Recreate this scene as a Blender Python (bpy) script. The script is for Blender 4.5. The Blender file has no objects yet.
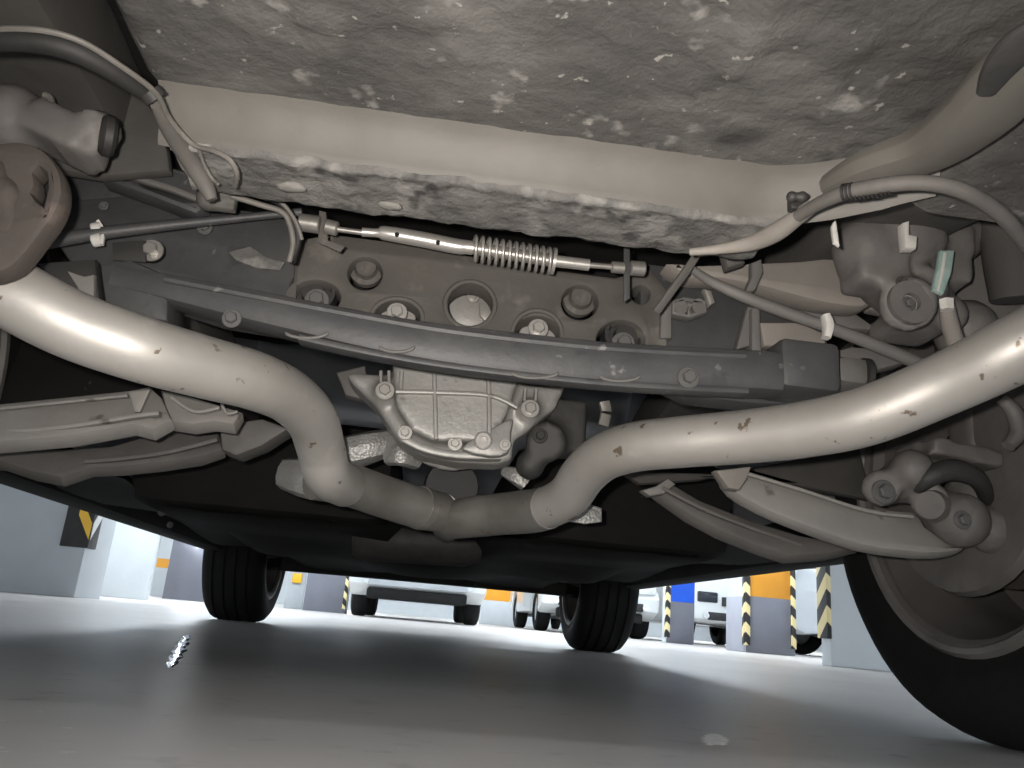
import bpy, bmesh, math, random
from mathutils import Vector, Matrix, noise
random.seed(7)
sc = bpy.context.scene
COL = sc.collection

# ------------------------------------------------------------------ camera
F = 808.0
CAM = Vector((-0.026, -0.982, 0.097))
YAW, PITCH, ROLL = 0.0902, 0.2851, 0.0871
FW = Vector((math.sin(YAW)*math.cos(PITCH), math.cos(YAW)*math.cos(PITCH), math.sin(PITCH)))
RT0 = Vector((math.cos(YAW), -math.sin(YAW), 0)); UP0 = RT0.cross(FW)
RT = math.cos(ROLL)*RT0 + math.sin(ROLL)*UP0
UP = -math.sin(ROLL)*RT0 + math.cos(ROLL)*UP0
cd = bpy.data.cameras.new('camera'); cam = bpy.data.objects.new('camera', cd); COL.objects.link(cam)
cd.sensor_width = 36; cd.lens = F/1024*36; cd.clip_start = 0.01; cd.clip_end = 200
m3 = Matrix((RT, UP, -FW)).transposed()
cam.matrix_world = Matrix.Translation(CAM) @ m3.to_4x4()
sc.camera = cam

# ------------------------------------------------------------------ world, lights, exposure
w = bpy.data.worlds.new('world'); sc.world = w; w.use_nodes = True
w.node_tree.nodes['Background'].inputs[0].default_value = (0.55, 0.62, 0.72, 1)
w.node_tree.nodes['Background'].inputs[1].default_value = 0.05
sc.view_settings.view_transform = 'Standard'; sc.view_settings.look = 'None'
sc.view_settings.gamma = 1; sc.view_settings.use_curve_mapping = False
sc.view_settings.exposure = 0.0
TORCH_W, LAMP_W, LAMP_GLOW = 25.0, 120.0, 18.0
ld = bpy.data.lights.new('phone_torch', 'SPOT'); ld.energy = TORCH_W; ld.color = (1.0, 0.935, 0.87)
ld.spot_size = math.radians(112); ld.spot_blend = 1.0; ld.shadow_soft_size = 0.006
lo = bpy.data.objects.new('phone_torch', ld); COL.objects.link(lo)
lo.matrix_world = Matrix.Translation(CAM - RT*0.022 + UP*0.014) @ m3.to_4x4()

# ------------------------------------------------------------------ pixel helpers: a point at a chosen real depth
def ray(px, py): return FW + RT*((px-512)/F) + UP*((384-py)/F)
def P(px, py, Y):
    d = ray(px, py); return CAM + d*((Y-CAM.y)/d.y)
def Pz(px, py, z):
    d = ray(px, py); return CAM + d*((z-CAM.z)/d.z)
def XB(px, D):
    """world X of a ground thing seen at column px, D metres ahead of the camera"""
    py = 384 + F*(FW.z + RT.z*(px-512)/F)/UP.z
    d = ray(px, py); return CAM.x + d.x/d.y*D
def mpp(Y): return (Y-CAM.y)/F*1.0     # rough metres per pixel

# ------------------------------------------------------------------ materials
MATS = {}
def mat(name, col, rough=.6, metal=0., col2=None, ns=14., speck=None, bump=None, coat=0., spec=.5, vor=None):
    m = bpy.data.materials.new(name); m.use_nodes = True; nt = m.node_tree; N = nt.nodes; L = nt.links
    b = N['Principled BSDF']; b.inputs['Roughness'].default_value = rough; b.inputs['Metallic'].default_value = metal
    b.inputs['Specular IOR Level'].default_value = spec
    if coat: b.inputs['Coat Weight'].default_value = coat
    tc = N.new('ShaderNodeTexCoord')
    def nz(scale, det=6., r=.6):
        n = N.new('ShaderNodeTexNoise'); n.inputs['Scale'].default_value = scale; n.inputs['Detail'].default_value = det
        n.inputs['Roughness'].default_value = r; L.new(tc.outputs['Object'], n.inputs['Vector']); return n
    def ramp(src, a, c):
        r = N.new('ShaderNodeValToRGB'); r.color_ramp.elements[0].position = a; r.color_ramp.elements[1].position = c
        L.new(src, r.inputs[0]); return r
    def mix(fac, a, c):
        x = N.new('ShaderNodeMix'); x.data_type = 'RGBA'
        L.new(fac, x.inputs[0])
        if isinstance(a, tuple): x.inputs[6].default_value = (*a, 1)
        else: L.new(a, x.inputs[6])
        x.inputs[7].default_value = (*c, 1); return x.outputs[2]
    c2 = col2 or tuple(v*.7 for v in col)
    out = mix(ramp(nz(ns).outputs[0], .36, .66).outputs[0], tuple(col), c2)
    for s in (speck or []):
        scol, sscale, lo_, hi_ = s
        out = mix(ramp(nz(sscale, 3., .55).outputs[0], lo_, hi_).outputs[0], out, scol)
    L.new(out, b.inputs['Base Color'])
    if bump:
        bn = N.new('ShaderNodeBump'); bn.inputs['Strength'].default_value = bump[1]; bn.inputs['Distance'].default_value = bump[2] if len(bump) > 2 else .004
        if vor:
            v = N.new('ShaderNodeTexVoronoi'); v.inputs['Scale'].default_value = bump[0]; L.new(tc.outputs['Object'], v.inputs['Vector'])
            L.new(v.outputs['Distance'], bn.inputs['Height'])
        else: L.new(nz(bump[0], 4.).outputs[0], bn.inputs['Height'])
        L.new(bn.outputs[0], b.inputs['Normal'])
    MATS[name] = m; return m
def emis(name, col, s):
    m = bpy.data.materials.new(name); m.use_nodes = True; b = m.node_tree.nodes['Principled BSDF']
    b.inputs['Base Color'].default_value = (*col, 1); b.inputs['Emission Color'].default_value = (*col, 1)
    b.inputs['Emission Strength'].default_value = s; MATS[name] = m; return m
mat('pipe', (.53,.505,.47), .48, .45, (.45,.425,.39), 9., [((.20,.155,.115), 60., .67, .71), ((.6,.575,.54), 25., .62, .8)], (90., .12, .002))
mat('pipe_front', (.30,.29,.27), .5, .45, (.22,.21,.19), 12., [((.18,.13,.09), 40., .66, .74)], (60., .2, .002))
mat('panel', (.068,.065,.061), .8, 0, (.105,.100,.093), 7., [((.15,.144,.133), 9., .50, .68), ((.21,.202,.188), 30., .60, .67), ((.28,.27,.25), 100., .67, .72), ((.045,.042,.04), 9., .60, .72)], (45., .7, .006))
mat('panel_smooth', (.135,.126,.110), .58, 0, (.112,.104,.092), 8., [((.115,.108,.098), 30., .66, .78)], (50., .15, .003))
mat('panel_mud', (.16,.153,.142), .8, 0, (.095,.092,.088), 22., [((.23,.222,.206), 26., .50, .60), ((.055,.053,.052), 30., .60, .7)], (60., .7, .006))
mat('mud_pale', (.24,.23,.21) , .85, 0, (.2,.19,.172), 60., None, (80., .5, .004))
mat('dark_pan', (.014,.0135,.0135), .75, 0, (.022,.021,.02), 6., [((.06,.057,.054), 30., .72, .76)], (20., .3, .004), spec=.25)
mat('liner', (.10,.094,.086), .8, 0, (.07,.066,.062), 8., None, (30., .3, .004))
mat('frame_dust', (.108,.098,.087), .7, 0, (.09,.083,.075), 10., [((.16,.148,.132), 34., .6, .72)], (70., .3, .003))
mat('frame_paint', (.060,.060,.062), .52, .1, (.086,.085,.085), 14., [((.2,.197,.193), 42., .68, .73), ((.05,.05,.054), 24., .62, .72)], (70., .25, .003))
mat('cast', (.40,.39,.37), .46, .3, (.33,.32,.30), 16., [((.2,.19,.175), 40., .66, .74)], (160., .25, .002))
mat('cast_dark', (.04,.039,.038), .6, .1, (.062,.059,.056), 18., None, (60., .3, .003))
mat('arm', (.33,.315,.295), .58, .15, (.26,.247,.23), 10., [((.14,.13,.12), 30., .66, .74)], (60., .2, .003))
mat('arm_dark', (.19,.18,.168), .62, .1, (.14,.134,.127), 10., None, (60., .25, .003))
mat('liner_dust', (.19,.176,.162), .75, 0, (.15,.14,.13), 10., None, (30., .3, .004))
mat('glint_film', (.20,.19,.185), .06, 0, (.18,.17,.165), 10., spec=.6)  # smooth gloss for the added film that mirrors the pillar lamp
mat('pale_stain', (.75,.74,.72), .4, 0, (.62,.61,.6), 40.)
mat('knuckle', (.19,.177,.166), .62, .1, (.14,.131,.125), 16., [((.21,.2,.19), 40., .66, .74)], (60., .3, .003))
mat('dust_arm', (.30,.272,.24), .66, 0, (.235,.215,.195), 12., None, (60., .2, .003))
mat('rust', (.092,.076,.066), .78, .1, (.07,.058,.051), 14., [((.14,.115,.10), 34., .62, .74)], (80., .4, .003))
mat('zinc', (.55,.53,.49), .34, .6, (.45,.43,.40), 24., None, (120., .1, .001))
mat('steel', (.42,.40,.37), .38, .6, (.3,.285,.26), 24., None, (120., .15, .001))
mat('bolt', (.50,.48,.45), .4, .5, (.38,.365,.34), 60.)
mat('bolt_dark', (.17,.165,.16), .5, .3, (.12,.118,.115), 60.)
mat('rubber', (.022,.021,.021), .6, 0, (.034,.032,.031), 20., None, (120., .2, .002))
mat('tyre', (.009,.009,.0095), .75, 0, (.013,.0125,.0125), 14., None, (120., .2, .002), spec=.25)
mat('rim', (.16,.147,.138), .62, .1, (.12,.11,.105), 8., None, (40., .1, .002))
mat('rim_lip', (.27,.255,.243), .5, .3, (.16,.15,.145), 10.)
mat('hose', (.013,.0125,.012), .65, 0, (.022,.021,.02), 30., None, (90., .2, .002))
mat('hose_dust', (.12,.11,.10), .7, 0, (.09,.084,.078), 30., None, (90., .2, .002))
mat('wire', (.17,.158,.142), .6, 0, (.12,.112,.1), 40.)
mat('foil', (.42,.415,.40), .5, .5, (.34,.335,.32), 30., None, (260., .5, .0015), vor=True)
mat('white_clip', (.72,.70,.66), .5, 0, (.6,.58,.54), 60.)
mat('teal', (.22,.36,.33), .5, 0, (.42,.52,.48), 60.)
mat('void', (.010,.010,.010), .9)  # near-black colour standing for the shade inside holes and slots
mat('car_paint', (.55,.56,.58), .3, .2, (.53,.54,.56), 3., coat=.5)
mat('white_paint', (.80,.82,.83), .3, 0, (.76,.79,.80), 2., coat=.6)
mat('silver_paint', (.62,.66,.70), .25, .2, (.58,.62,.66), 2., coat=.6)
mat('grey_paint', (.06,.062,.07), .3, .2, (.05,.052,.06), 2., coat=.6)
mat('glass', (.03,.036,.045), .08, 0, (.035,.04,.05), 2., coat=.5)
mat('black_trim', (.018,.018,.02), .55, 0, (.028,.028,.03), 10.)
mat('chrome', (.7,.7,.7), .15, .9, (.65,.65,.65), 5.)
mat('lamp_lens', (.75,.78,.8), .1, 0, (.6,.63,.66), 20., coat=.6)
mat('floor', (.44,.42,.405), .44, 0, (.38,.362,.35), 1.6, [((.31,.298,.288), 22., .60, .74), ((.50,.48,.465), 60., .66, .74)], (26., .10, .002), spec=.28)
mat('concrete', (.50,.53,.56), .6, 0, (.45,.48,.51), 2.5, None, (14., .15, .003))
mat('concrete_light', (.66,.70,.73), .6, 0, (.60,.64,.67), 2.5, None, (14., .15, .003))
mat('grey_dado', (.17,.175,.21), .5, 0, (.145,.15,.18), 3., None, (14., .15, .003))
mat('lilac_dado', (.36,.37,.43), .5, 0, (.32,.33,.39), 3., None, (14., .15, .003))
mat('ceil', (.6,.62,.64), .8, 0, (.54,.56,.58), 1.2)
mat('orange', (.82,.36,.03), .5, 0, (.76,.32,.025), 5.)
mat('yellow', (.92,.55,.02), .4, 0, (.88,.50,.02), 8.)
mat('blue', (.01,.12,.78), .5, 0, (.01,.1,.7), 5.)
mat('pale_reflect', (.62,.62,.6), .4, 0, (.55,.55,.53), 8.)
emis('tube_glow', (.86,.94,1.), LAMP_GLOW)
emis('wall_lamp_glow', (.92,.96,1.), 300.)
def hazard():
    m = bpy.data.materials.new('hazard'); m.use_nodes = True; N = m.node_tree.nodes; L = m.node_tree.links
    tc = N.new('ShaderNodeTexCoord'); wv = N.new('ShaderNodeTexWave'); wv.wave_type = 'BANDS'; wv.bands_direction = 'DIAGONAL'
    wv.inputs['Scale'].default_value = 3.2; wv.inputs['Distortion'].default_value = 0
    r = N.new('ShaderNodeValToRGB'); r.color_ramp.interpolation = 'CONSTANT'
    r.color_ramp.elements[0].color = (.02,.02,.022,1); r.color_ramp.elements[1].color = (.85,.72,.38,1); r.color_ramp.elements[1].position = .5
    L.new(tc.outputs['Object'], wv.inputs['Vector']); L.new(wv.outputs[0], r.inputs[0]); L.new(r.outputs[0], N['Principled BSDF'].inputs['Base Color'])
    N['Principled BSDF'].inputs['Roughness'].default_value = .5; MATS['hazard'] = m
hazard()

# ------------------------------------------------------------------ object helpers
def tag(o, label=None, cat=None, group=None, kind=None):
    if label: o['label'] = label
    if cat: o['category'] = cat
    if group: o['group'] = group
    if kind: o['kind'] = kind
    return o
def empty(name, loc=(0,0,0), rz=0):
    o = bpy.data.objects.new(name, None); COL.objects.link(o); o.location = loc; o.rotation_euler = (0,0,rz)
    o.empty_display_size = .1; return o
WORLD = {}
def wloc(o): return WORLD.get(o.name, Vector(o.location)) if o else Vector()
def obj(name, me, m, parent=None, smooth=35, center=True, label=None):
    """one mesh object; mesh given in world (or parent-empty) coordinates, origin moved to its middle"""
    if isinstance(me, bmesh.types.BMesh):
        b = me; bmesh.ops.recalc_face_normals(b, faces=b.faces[:]); me = bpy.data.meshes.new(name); b.to_mesh(me); b.free()
    me.name = name
    c = Vector()
    if center and len(me.vertices):
        xs = [v.co for v in me.vertices]
        lo_ = Vector((min(v.x for v in xs), min(v.y for v in xs), min(v.z for v in xs)))
        hi_ = Vector((max(v.x for v in xs), max(v.y for v in xs), max(v.z for v in xs)))
        c = (lo_+hi_)/2; me.transform(Matrix.Translation(-c))
    me.materials.clear(); me.materials.append(MATS[m] if isinstance(m, str) else m)
    if smooth is not None:
        me.polygons.foreach_set('use_smooth', [True]*len(me.polygons))
        if smooth: me.set_sharp_from_angle(angle=math.radians(smooth))
    o = bpy.data.objects.new(name, me); COL.objects.link(o)
    WORLD[o.name] = c.copy()
    if parent is not None:
        o.parent = parent
        o.location = c - (wloc(parent) if parent.type == 'MESH' else Vector())
    else: o.location = c
    if label: o['label'] = label
    return o
def addmesh(b, verts, faces):
    vs = [b.verts.new(v) for v in verts]
    for f in faces:
        try: b.faces.new([vs[i] for i in f])
        except ValueError: pass
    return vs
def catmull(pts, n):
    if n <= 1 or len(pts) < 3: return [Vector(p) for p in pts]
    out = []; k = len(pts)
    dim = len(pts[0])
    for i in range(k-1):
        p0 = pts[max(i-1,0)]; p1 = pts[i]; p2 = pts[i+1]; p3 = pts[min(i+2,k-1)]
        for j in range(n):
            t = j/n
            out.append([.5*((2*p1[a]) + (-p0[a]+p2[a])*t + (2*p0[a]-5*p1[a]+4*p2[a]-p3[a])*t*t + (-p0[a]+3*p1[a]-3*p2[a]+p3[a])*t**3) for a in range(dim)])
    out.append(list(pts[-1])); return out
def frames(pts, ref=None):
    T = []
    for i in range(len(pts)):
        a = pts[max(i-1,0)]; c = pts[min(i+1,len(pts)-1)]; T.append((c-a).normalized())
    ref = Vector(ref) if ref else (Vector((0,0,1)) if abs(T[0].z) < .9 else Vector((1,0,0)))
    U = (ref - T[0]*ref.dot(T[0])).normalized(); res = []
    for t in T:
        U = (U - t*U.dot(t)).normalized(); res.append((t, U, t.cross(U)))
    return res
def tube_bm(pts, r, seg=18, sub=6, b=None, cap=True):
    """pts: Vectors; r: a radius or one for each point"""
    b = b or bmesh.new(); rr = r if isinstance(r, (list,tuple)) else [r]*len(pts)
    q = catmull([(*p, s) for p, s in zip(pts, rr)], sub)
    ps = [Vector(v[:3]) for v in q]; rs = [v[3] for v in q]; fr = frames(ps); rings = []
    for p, s, (t, u, v) in zip(ps, rs, fr):
        rings.append([b.verts.new(p + (u*math.cos(a) + v*math.sin(a))*s) for a in [2*math.pi*k/seg for k in range(seg)]])
    for A, B in zip(rings, rings[1:]):
        for k in range(seg): b.faces.new((A[k], A[(k+1)%seg], B[(k+1)%seg], B[k]))
    if cap: b.faces.new(rings[0][::-1]); b.faces.new(rings[-1])
    return b
def sweep_bm(pts, wh, ref=(0,0,1), rad=.25, sub=5, b=None):
    """rounded-box section; wh = list of (width across, height along ref)"""
    b = b or bmesh.new(); q = catmull([(*p, *s) for p, s in zip(pts, wh)], sub)
    ps = [Vector(v[:3]) for v in q]; fr = []
    for i in range(len(ps)):
        t = (ps[min(i+1,len(ps)-1)]-ps[max(i-1,0)]).normalized(); r_ = Vector(ref)
        u = (r_-t*r_.dot(t)).normalized(); fr.append((t,u,t.cross(u)))
    rings = []
    for p, v, (t,u,s) in zip(ps, q, fr):
        W, H = v[3]/2, v[4]/2; c = min(W,H)*rad*2*.5; ring = []
        for sx, sy, a0 in ((1,1,0),(-1,1,90),(-1,-1,180),(1,-1,270)):
            for k in range(3):
                a = math.radians(a0+45*k); ring.append(b.verts.new(p + s*(sx*(W-c)+c*math.cos(a)) + u*(sy*(H-c)+c*math.sin(a))))
        rings.append(ring)
    n = len(rings[0])
    for A, B in zip(rings, rings[1:]):
        for k in range(n): b.faces.new((A[k],A[(k+1)%n],B[(k+1)%n],B[k]))
    b.faces.new(rings[0][::-1]); b.faces.new(rings[-1]); return b
def box_bm(c, s, b=None, bev=0., rot=None):
    b = b or bmesh.new(); t = bmesh.new(); bmesh.ops.create_cube(t, size=1)
    bmesh.ops.scale(t, vec=s, verts=t.verts)
    if bev: bmesh.ops.bevel(t, geom=t.edges[:], offset=bev, segments=2, affect='EDGES', profile=.5)
    M_ = Matrix.Translation(c) @ (rot.to_4x4() if rot else Matrix())
    bmesh.ops.transform(t, matrix=M_, verts=t.verts)
    me = bpy.data.meshes.new('tmp'); t.to_mesh(me); t.free(); b.from_mesh(me); bpy.data.meshes.remove(me); return b
def cyl_bm(p0, p1, r0, r1=None, seg=24, b=None, bev=0.):
    r1 = r0 if r1 is None else r1; p0 = Vector(p0); p1 = Vector(p1)
    if bev:
        d = (p1-p0).normalized()*bev
        return lathe(p0, p1-p0, [(0,0),(0,r0-bev),(bev,r0),((p1-p0).length-bev,r1),((p1-p0).length,r1-bev),((p1-p0).length,0)], seg, b)
    return tube_bm([p0,p1],[r0,r1],seg,1,b)
def lathe(o, axis, prof, seg=32, b=None, closed=False):
    """prof: (distance along the axis, radius)"""
    b = b or bmesh.new(); t = Vector(axis).normalized()
    u = t.orthogonal().normalized(); v = t.cross(u); o = Vector(o); rings = []
    for h, r in prof:
        if r < 1e-6: rings.append([b.verts.new(o+t*h)])
        else: rings.append([b.verts.new(o+t*h+(u*math.cos(2*math.pi*k/seg)+v*math.sin(2*math.pi*k/seg))*r) for k in range(seg)])
    prs = list(zip(rings, rings[1:]))
    if closed: prs.append((rings[-1], rings[0]))
    for A, B in prs:
        for k in range(seg):
            k2 = (k+1)%seg
            if len(A) == 1 and len(B) == 1: continue
            if len(A) == 1: b.faces.new((A[0],B[k2],B[k]))
            elif len(B) == 1: b.faces.new((A[k],A[k2],B[0]))
            else: b.faces.new((A[k],A[k2],B[k2],B[k]))
    return b
def arch_bm(x0, x1, y, z, r0, r1, a0=25, a1=155, n=30):
    b = bmesh.new(); R_ = []
    for k in range(n+1):
        a = math.radians(a0+(a1-a0)*k/n); c_, s_ = math.cos(a), math.sin(a)
        R_.append([b.verts.new((x, y+c_*q, z+s_*q)) for x, q in ((x0,r0-.05),(x0,r0),(x0+(x1-x0)*.1,r1),(x1,r1),(x1,r1+.006),(x0+(x1-x0)*.1,r1+.006),(x0-(x1-x0)*.02,r0),(x0-(x1-x0)*.02,r0-.05))])
    for A, B in zip(R_, R_[1:]):
        for i in range(8): b.faces.new((A[i],A[(i+1)%8],B[(i+1)%8],B[i]))
    b.faces.new(R_[0]); b.faces.new(R_[-1][::-1]); return b
def evaluated(o):
    dg = bpy.context.evaluated_depsgraph_get(); dg.update()
    return bpy.data.meshes.new_from_object(o.evaluated_get(dg))
def flat_mesh(polys, th, bev, to_world):
    """2-D outlines (first the rim, then the holes) -> bevelled plate; to_world(u,v,w) -> Vector"""
    cu = bpy.data.curves.new('tmp', 'CURVE'); cu.dimensions = '2D'; cu.fill_mode = 'BOTH'
    cu.extrude = max(th/2-bev, .0002); cu.bevel_depth = bev; cu.bevel_resolution = 1; cu.offset = -bev
    for pl in polys:
        s = cu.splines.new('POLY'); s.points.add(len(pl)-1); s.use_cyclic_u = True
        for p, q in zip(s.points, pl): p.co = (q[0], q[1], 0, 1)
    o = bpy.data.objects.new('tmp', cu); COL.objects.link(o); me = evaluated(o)
    bpy.data.objects.remove(o); bpy.data.curves.remove(cu)
    b = bmesh.new(); b.from_mesh(me); bpy.data.meshes.remove(me)
    bmesh.ops.remove_doubles(b, verts=b.verts[:], dist=1e-6)
    for v in b.verts: v.co = to_world(*v.co)
    return b
def circ(cx, cy, rx, ry=None, n=28, a0=0, a1=360):
    ry = ry or rx
    full = a1-a0 >= 360
    return [(cx+rx*math.cos(math.radians(a0+(a1-a0)*k/(n if full else n-1))), cy-ry*math.sin(math.radians(a0+(a1-a0)*k/(n if full else n-1)))) for k in range(n)]
def plate_bm(outer, Y, th, bev=.002, holes=(), tilt=0., smooth=0):
    """outline seen at these pixels, on the plane y = Y + tilt*(z - z0), th thick behind it"""
    cx = sum(p[0] for p in outer)/len(outer); cy = sum(p[1] for p in outer)/len(outer)
    P0 = P(cx, cy, Y); ex = Vector((1,0,0)); ez = Vector((0,tilt,1)).normalized(); n = ex.cross(ez)   # n points to -y side
    def uv(p):
        d = ray(*p); t = (P0-CAM).dot(n)/d.dot(n); q = CAM+d*t-P0; return (q.dot(ex), q.dot(ez))
    def dens(pl):
        if not smooth: return pl
        k = len(pl); out = []
        for i in range(k):
            p0,p1,p2,p3 = pl[i-1],pl[i],pl[(i+1)%k],pl[(i+2)%k]
            for j in range(smooth):
                t = j/smooth; out.append(tuple(.5*((2*p1[a])+(-p0[a]+p2[a])*t+(2*p0[a]-5*p1[a]+4*p2[a]-p3[a])*t*t+(-p0[a]+3*p1[a]-3*p2[a]+p3[a])*t**3) for a in (0,1)))
        return out
    polys = [[uv(p) for p in dens(list(outer))]] + [[uv(p) for p in h] for h in holes]
    s = -1 if n.y > 0 else 1     # behind = away from the camera
    return flat_mesh(polys, th, bev, lambda u,v,w_: P0+ex*u+ez*v+n*(w_ - s*th/2))
def plate(name, m, outer, Y, th, parent, bev=.002, holes=(), tilt=0., smooth=0, label=None):
    return obj(name, plate_bm(outer, Y, th, bev, holes, tilt, smooth), m, parent, 30, label=label)
def tube(name, m, pts, r, parent, seg=16, sub=6, label=None): return obj(name, tube_bm(pts, r, seg, sub), m, parent, 40, label=label)
def blob(name, m, prims, parent, voxel=.006, iters=6, label=None):
    """a casting: overlapping shapes fused into one surface"""
    b = bmesh.new()
    for p in prims:
        if p[0] == 's':
            t = bmesh.new(); bmesh.ops.create_icosphere(t, subdivisions=2, radius=p[2])
            if len(p) > 3: bmesh.ops.scale(t, vec=p[3], verts=t.verts)
            bmesh.ops.translate(t, vec=p[1], verts=t.verts); me = bpy.data.meshes.new('t'); t.to_mesh(me); t.free(); b.from_mesh(me); bpy.data.meshes.remove(me)
        elif p[0] == 'b': box_bm(p[1], p[2], b, 0, p[3] if len(p) > 3 else None)
        elif p[0] == 'c': cyl_bm(p[1], p[2], p[3], p[4] if len(p) > 4 else None, 20, b)
        elif p[0] == 'm': me = bpy.data.meshes.new('t'); p[1].to_mesh(me); p[1].free(); b.from_mesh(me); bpy.data.meshes.remove(me)
    bmesh.ops.recalc_face_normals(b, faces=b.faces[:])
    me = bpy.data.meshes.new('tmp'); b.to_mesh(me); b.free(); o = bpy.data.objects.new('tmp', me); COL.objects.link(o)
    r = o.modifiers.new('r', 'REMESH'); r.mode = 'VOXEL'; r.voxel_size = voxel
    s = o.modifiers.new('s', 'SMOOTH'); s.iterations = iters; s.factor = .5
    out = evaluated(o); bpy.data.objects.remove(o); bpy.data.meshes.remove(me)
    return obj(name, out, m, parent, 0, label=label)
BOLT = None
def bolt_mesh():
    b = lathe((0,0,0),(0,-1,0),[(0,0),(0,1.0),(.16,1.0),(.22,.94),(.22,.0)],20)      # washer flange
    t = lathe((0,0,0),(0,-1,0),[(.2,0),(.2,.62),(.68,.62),(.78,.52),(.78,0)],6)
    me = bpy.data.meshes.new('t'); t.to_mesh(me); t.free(); b.from_mesh(me); bpy.data.meshes.remove(me)
    bmesh.ops.recalc_face_normals(b, faces=b.faces[:]); me = bpy.data.meshes.new('bolt'); b.to_mesh(me); b.free(); return me
BOLTS = {}
def bolt(px, py, Y, rpx, parent, m='bolt', name='bolt', axis=(0,-1,0), label=None):
    if m not in BOLTS:
        me = bolt_mesh(); me.materials.append(MATS[m]); BOLTS[m] = me
    o = bpy.data.objects.new(name, BOLTS[m]); COL.objects.link(o); p = P(px, py, Y); r = rpx*mpp(Y)
    WORLD[o.name] = p; o.parent = parent; o.location = p - (wloc(parent) if parent.type == 'MESH' else Vector())
    o.rotation_euler = Vector((0,-1,0)).rotation_difference(Vector(axis)).to_euler(); o.scale = (r,r,r)
    if label: o['label'] = label
    return o

# ------------------------------------------------------------------ the garage
def struct(name, b, m, label=None):
    o = obj(name, b, m, None, 30); o['kind'] = 'structure'
    if label: o['label'] = label
    return o
X0, X1, Y0, Y1, H = -16., 16., -15., 34., 2.7
struct('floor', box_bm(((X0+X1)/2,(Y0+Y1)/2,-.05),(X1-X0,Y1-Y0,.1)), 'floor', 'grey glossy painted garage floor')
struct('ceiling', box_bm(((X0+X1)/2,(Y0+Y1)/2,H+.05),(X1-X0,Y1-Y0,.1)), 'ceil', 'pale concrete garage ceiling')
struct('wall_left', box_bm((X0-.05,(Y0+Y1)/2,H/2),(.1,Y1-Y0,H)), 'concrete_light', 'pale garage wall')
struct('wall_right', box_bm((X1+.05,(Y0+Y1)/2,H/2),(.1,Y1-Y0,H)), 'concrete_light', 'pale garage wall')
struct('wall_far', box_bm(((X0+X1)/2,Y1+.05,H/2),(X1-X0,.1,H)), 'concrete_light', 'pale garage wall')
struct('wall_near', box_bm(((X0+X1)/2,Y0-.05,H/2),(X1-X0,.1,H)), 'concrete_light', 'pale garage wall')

# ceiling lamps: housing + glowing diffuser, each with its own light
def ceiling_lamp(x, y):
    t = empty('ceiling_lamp', (x,y,H)); tag(t, 'long white ceiling tube lamp over the parking aisles', 'lamp', 'ceiling tube lamps')
    b = box_bm((0,0,-.03),(1.5,.2,.06),None,.008); o = obj('housing', b, 'white_clip', t, 30, False)
    o = obj('diffuser', box_bm((0,0,-.075),(1.42,.14,.03),None,.01), 'tube_glow', t, 30, False)
    l = bpy.data.lights.new('lamp_light','AREA'); l.shape = 'RECTANGLE'; l.size = 1.4; l.size_y = .14; l.energy = LAMP_W; l.color = (.86,.94,1.)
    lo = bpy.data.objects.new('lamp_light', l); COL.objects.link(lo); lo.parent = t; lo.location = (0,0,-.1)
for yy in (-11.5, -8.5, -6., 6.6, 10.5, 15., 20., 25., 30.):
    for xx in (-11., -6.6, -2.2, 2.2, 6.6, 11.): ceiling_lamp(xx, yy)
ceiling_lamp(6.6, 2.0)

# pillars: x0,x1 pixel columns of the face towards the car, D metres ahead
def pillar(x0, x1, D, dep, face, label, band=None, bandz=.55, strips=(), side='concrete_light', side_panel=None, bandh=.70):
    Yf = CAM.y + D; xa, xb = XB(x0,D), XB(x1,D); t = empty('pillar', ((xa+xb)/2, Yf+dep/2, 0))
    tag(t, label, 'pillar', 'painted garage pillars')
    W = xb-xa
    obj('shaft', box_bm((0,0,H/2),(W,dep,H),None,.006), side, t, 30, False)
    z1 = bandz if band else 1.1
    obj('face_panel', box_bm((0,-dep/2-.004,z1/2+.002),(W-.012,.012,z1-.004),None,.002), face, t, 30, False)
    if band: obj('paint_band', box_bm((0,-dep/2-.004,bandz+bandh/2),(W-.012,.012,bandh),None,.002), band, t, 30, False)
    if side_panel: obj('side_panel', box_bm((-W/2-.004,0,bandz/2),(.012,dep-.01,bandz-.004),None,.002), side_panel, t, 30, False)
    for sx in strips:
        b = box_bm((sx*(W/2-.02),-dep/2-.012,.62),(.05,.03,1.1),None,.004)
        if True: box_bm((sx*(W/2+.006),-dep/2+.02,.62),(.014,.06,1.1),b,.003)
        obj('hazard_strip', b, 'hazard', t, 30, False, label='black and yellow striped corner guard')
    return t
pillar(745,795,8.2,.5,'grey_dado','grey pillar with an orange band, right of the jeep-like white vehicle','orange',strips=(-1,1),side_panel='lilac_dado')
pillar(666,694,11.2,.2,'grey_dado','grey pillar with a bright blue band beside the front tyre','blue',strips=(-1,))
pillar(481,520,18.,.5,'concrete','pale pillar with an orange band just right of the white car','orange',bandz=.5)
pillar(151,167,15.5,.3,'concrete','slim pale pillar with a small orange band, far behind the left front tyre','orange',bandz=.5,bandh=.16)
pB = pillar(163,214,12.,.5,'grey_dado','dark grey pillar half hidden by the left front tyre')
pillar(284,302,14.5,.5,'concrete','pale pillar with a yellow mark right of the left front tyre')
pillar(303,345,13.2,.5,'grey_dado','dark grey pillar with a striped corner, left of the white car',strips=(1,))
o = box_bm((XB(293,14.4),CAM.y+14.45,.50),(.16,.03,.16),None,.02)
t = obj('warning_mark', o, 'yellow', None); tag(t, 'small yellow mark on the pale pillar beside the tyre', 'sign')
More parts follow.
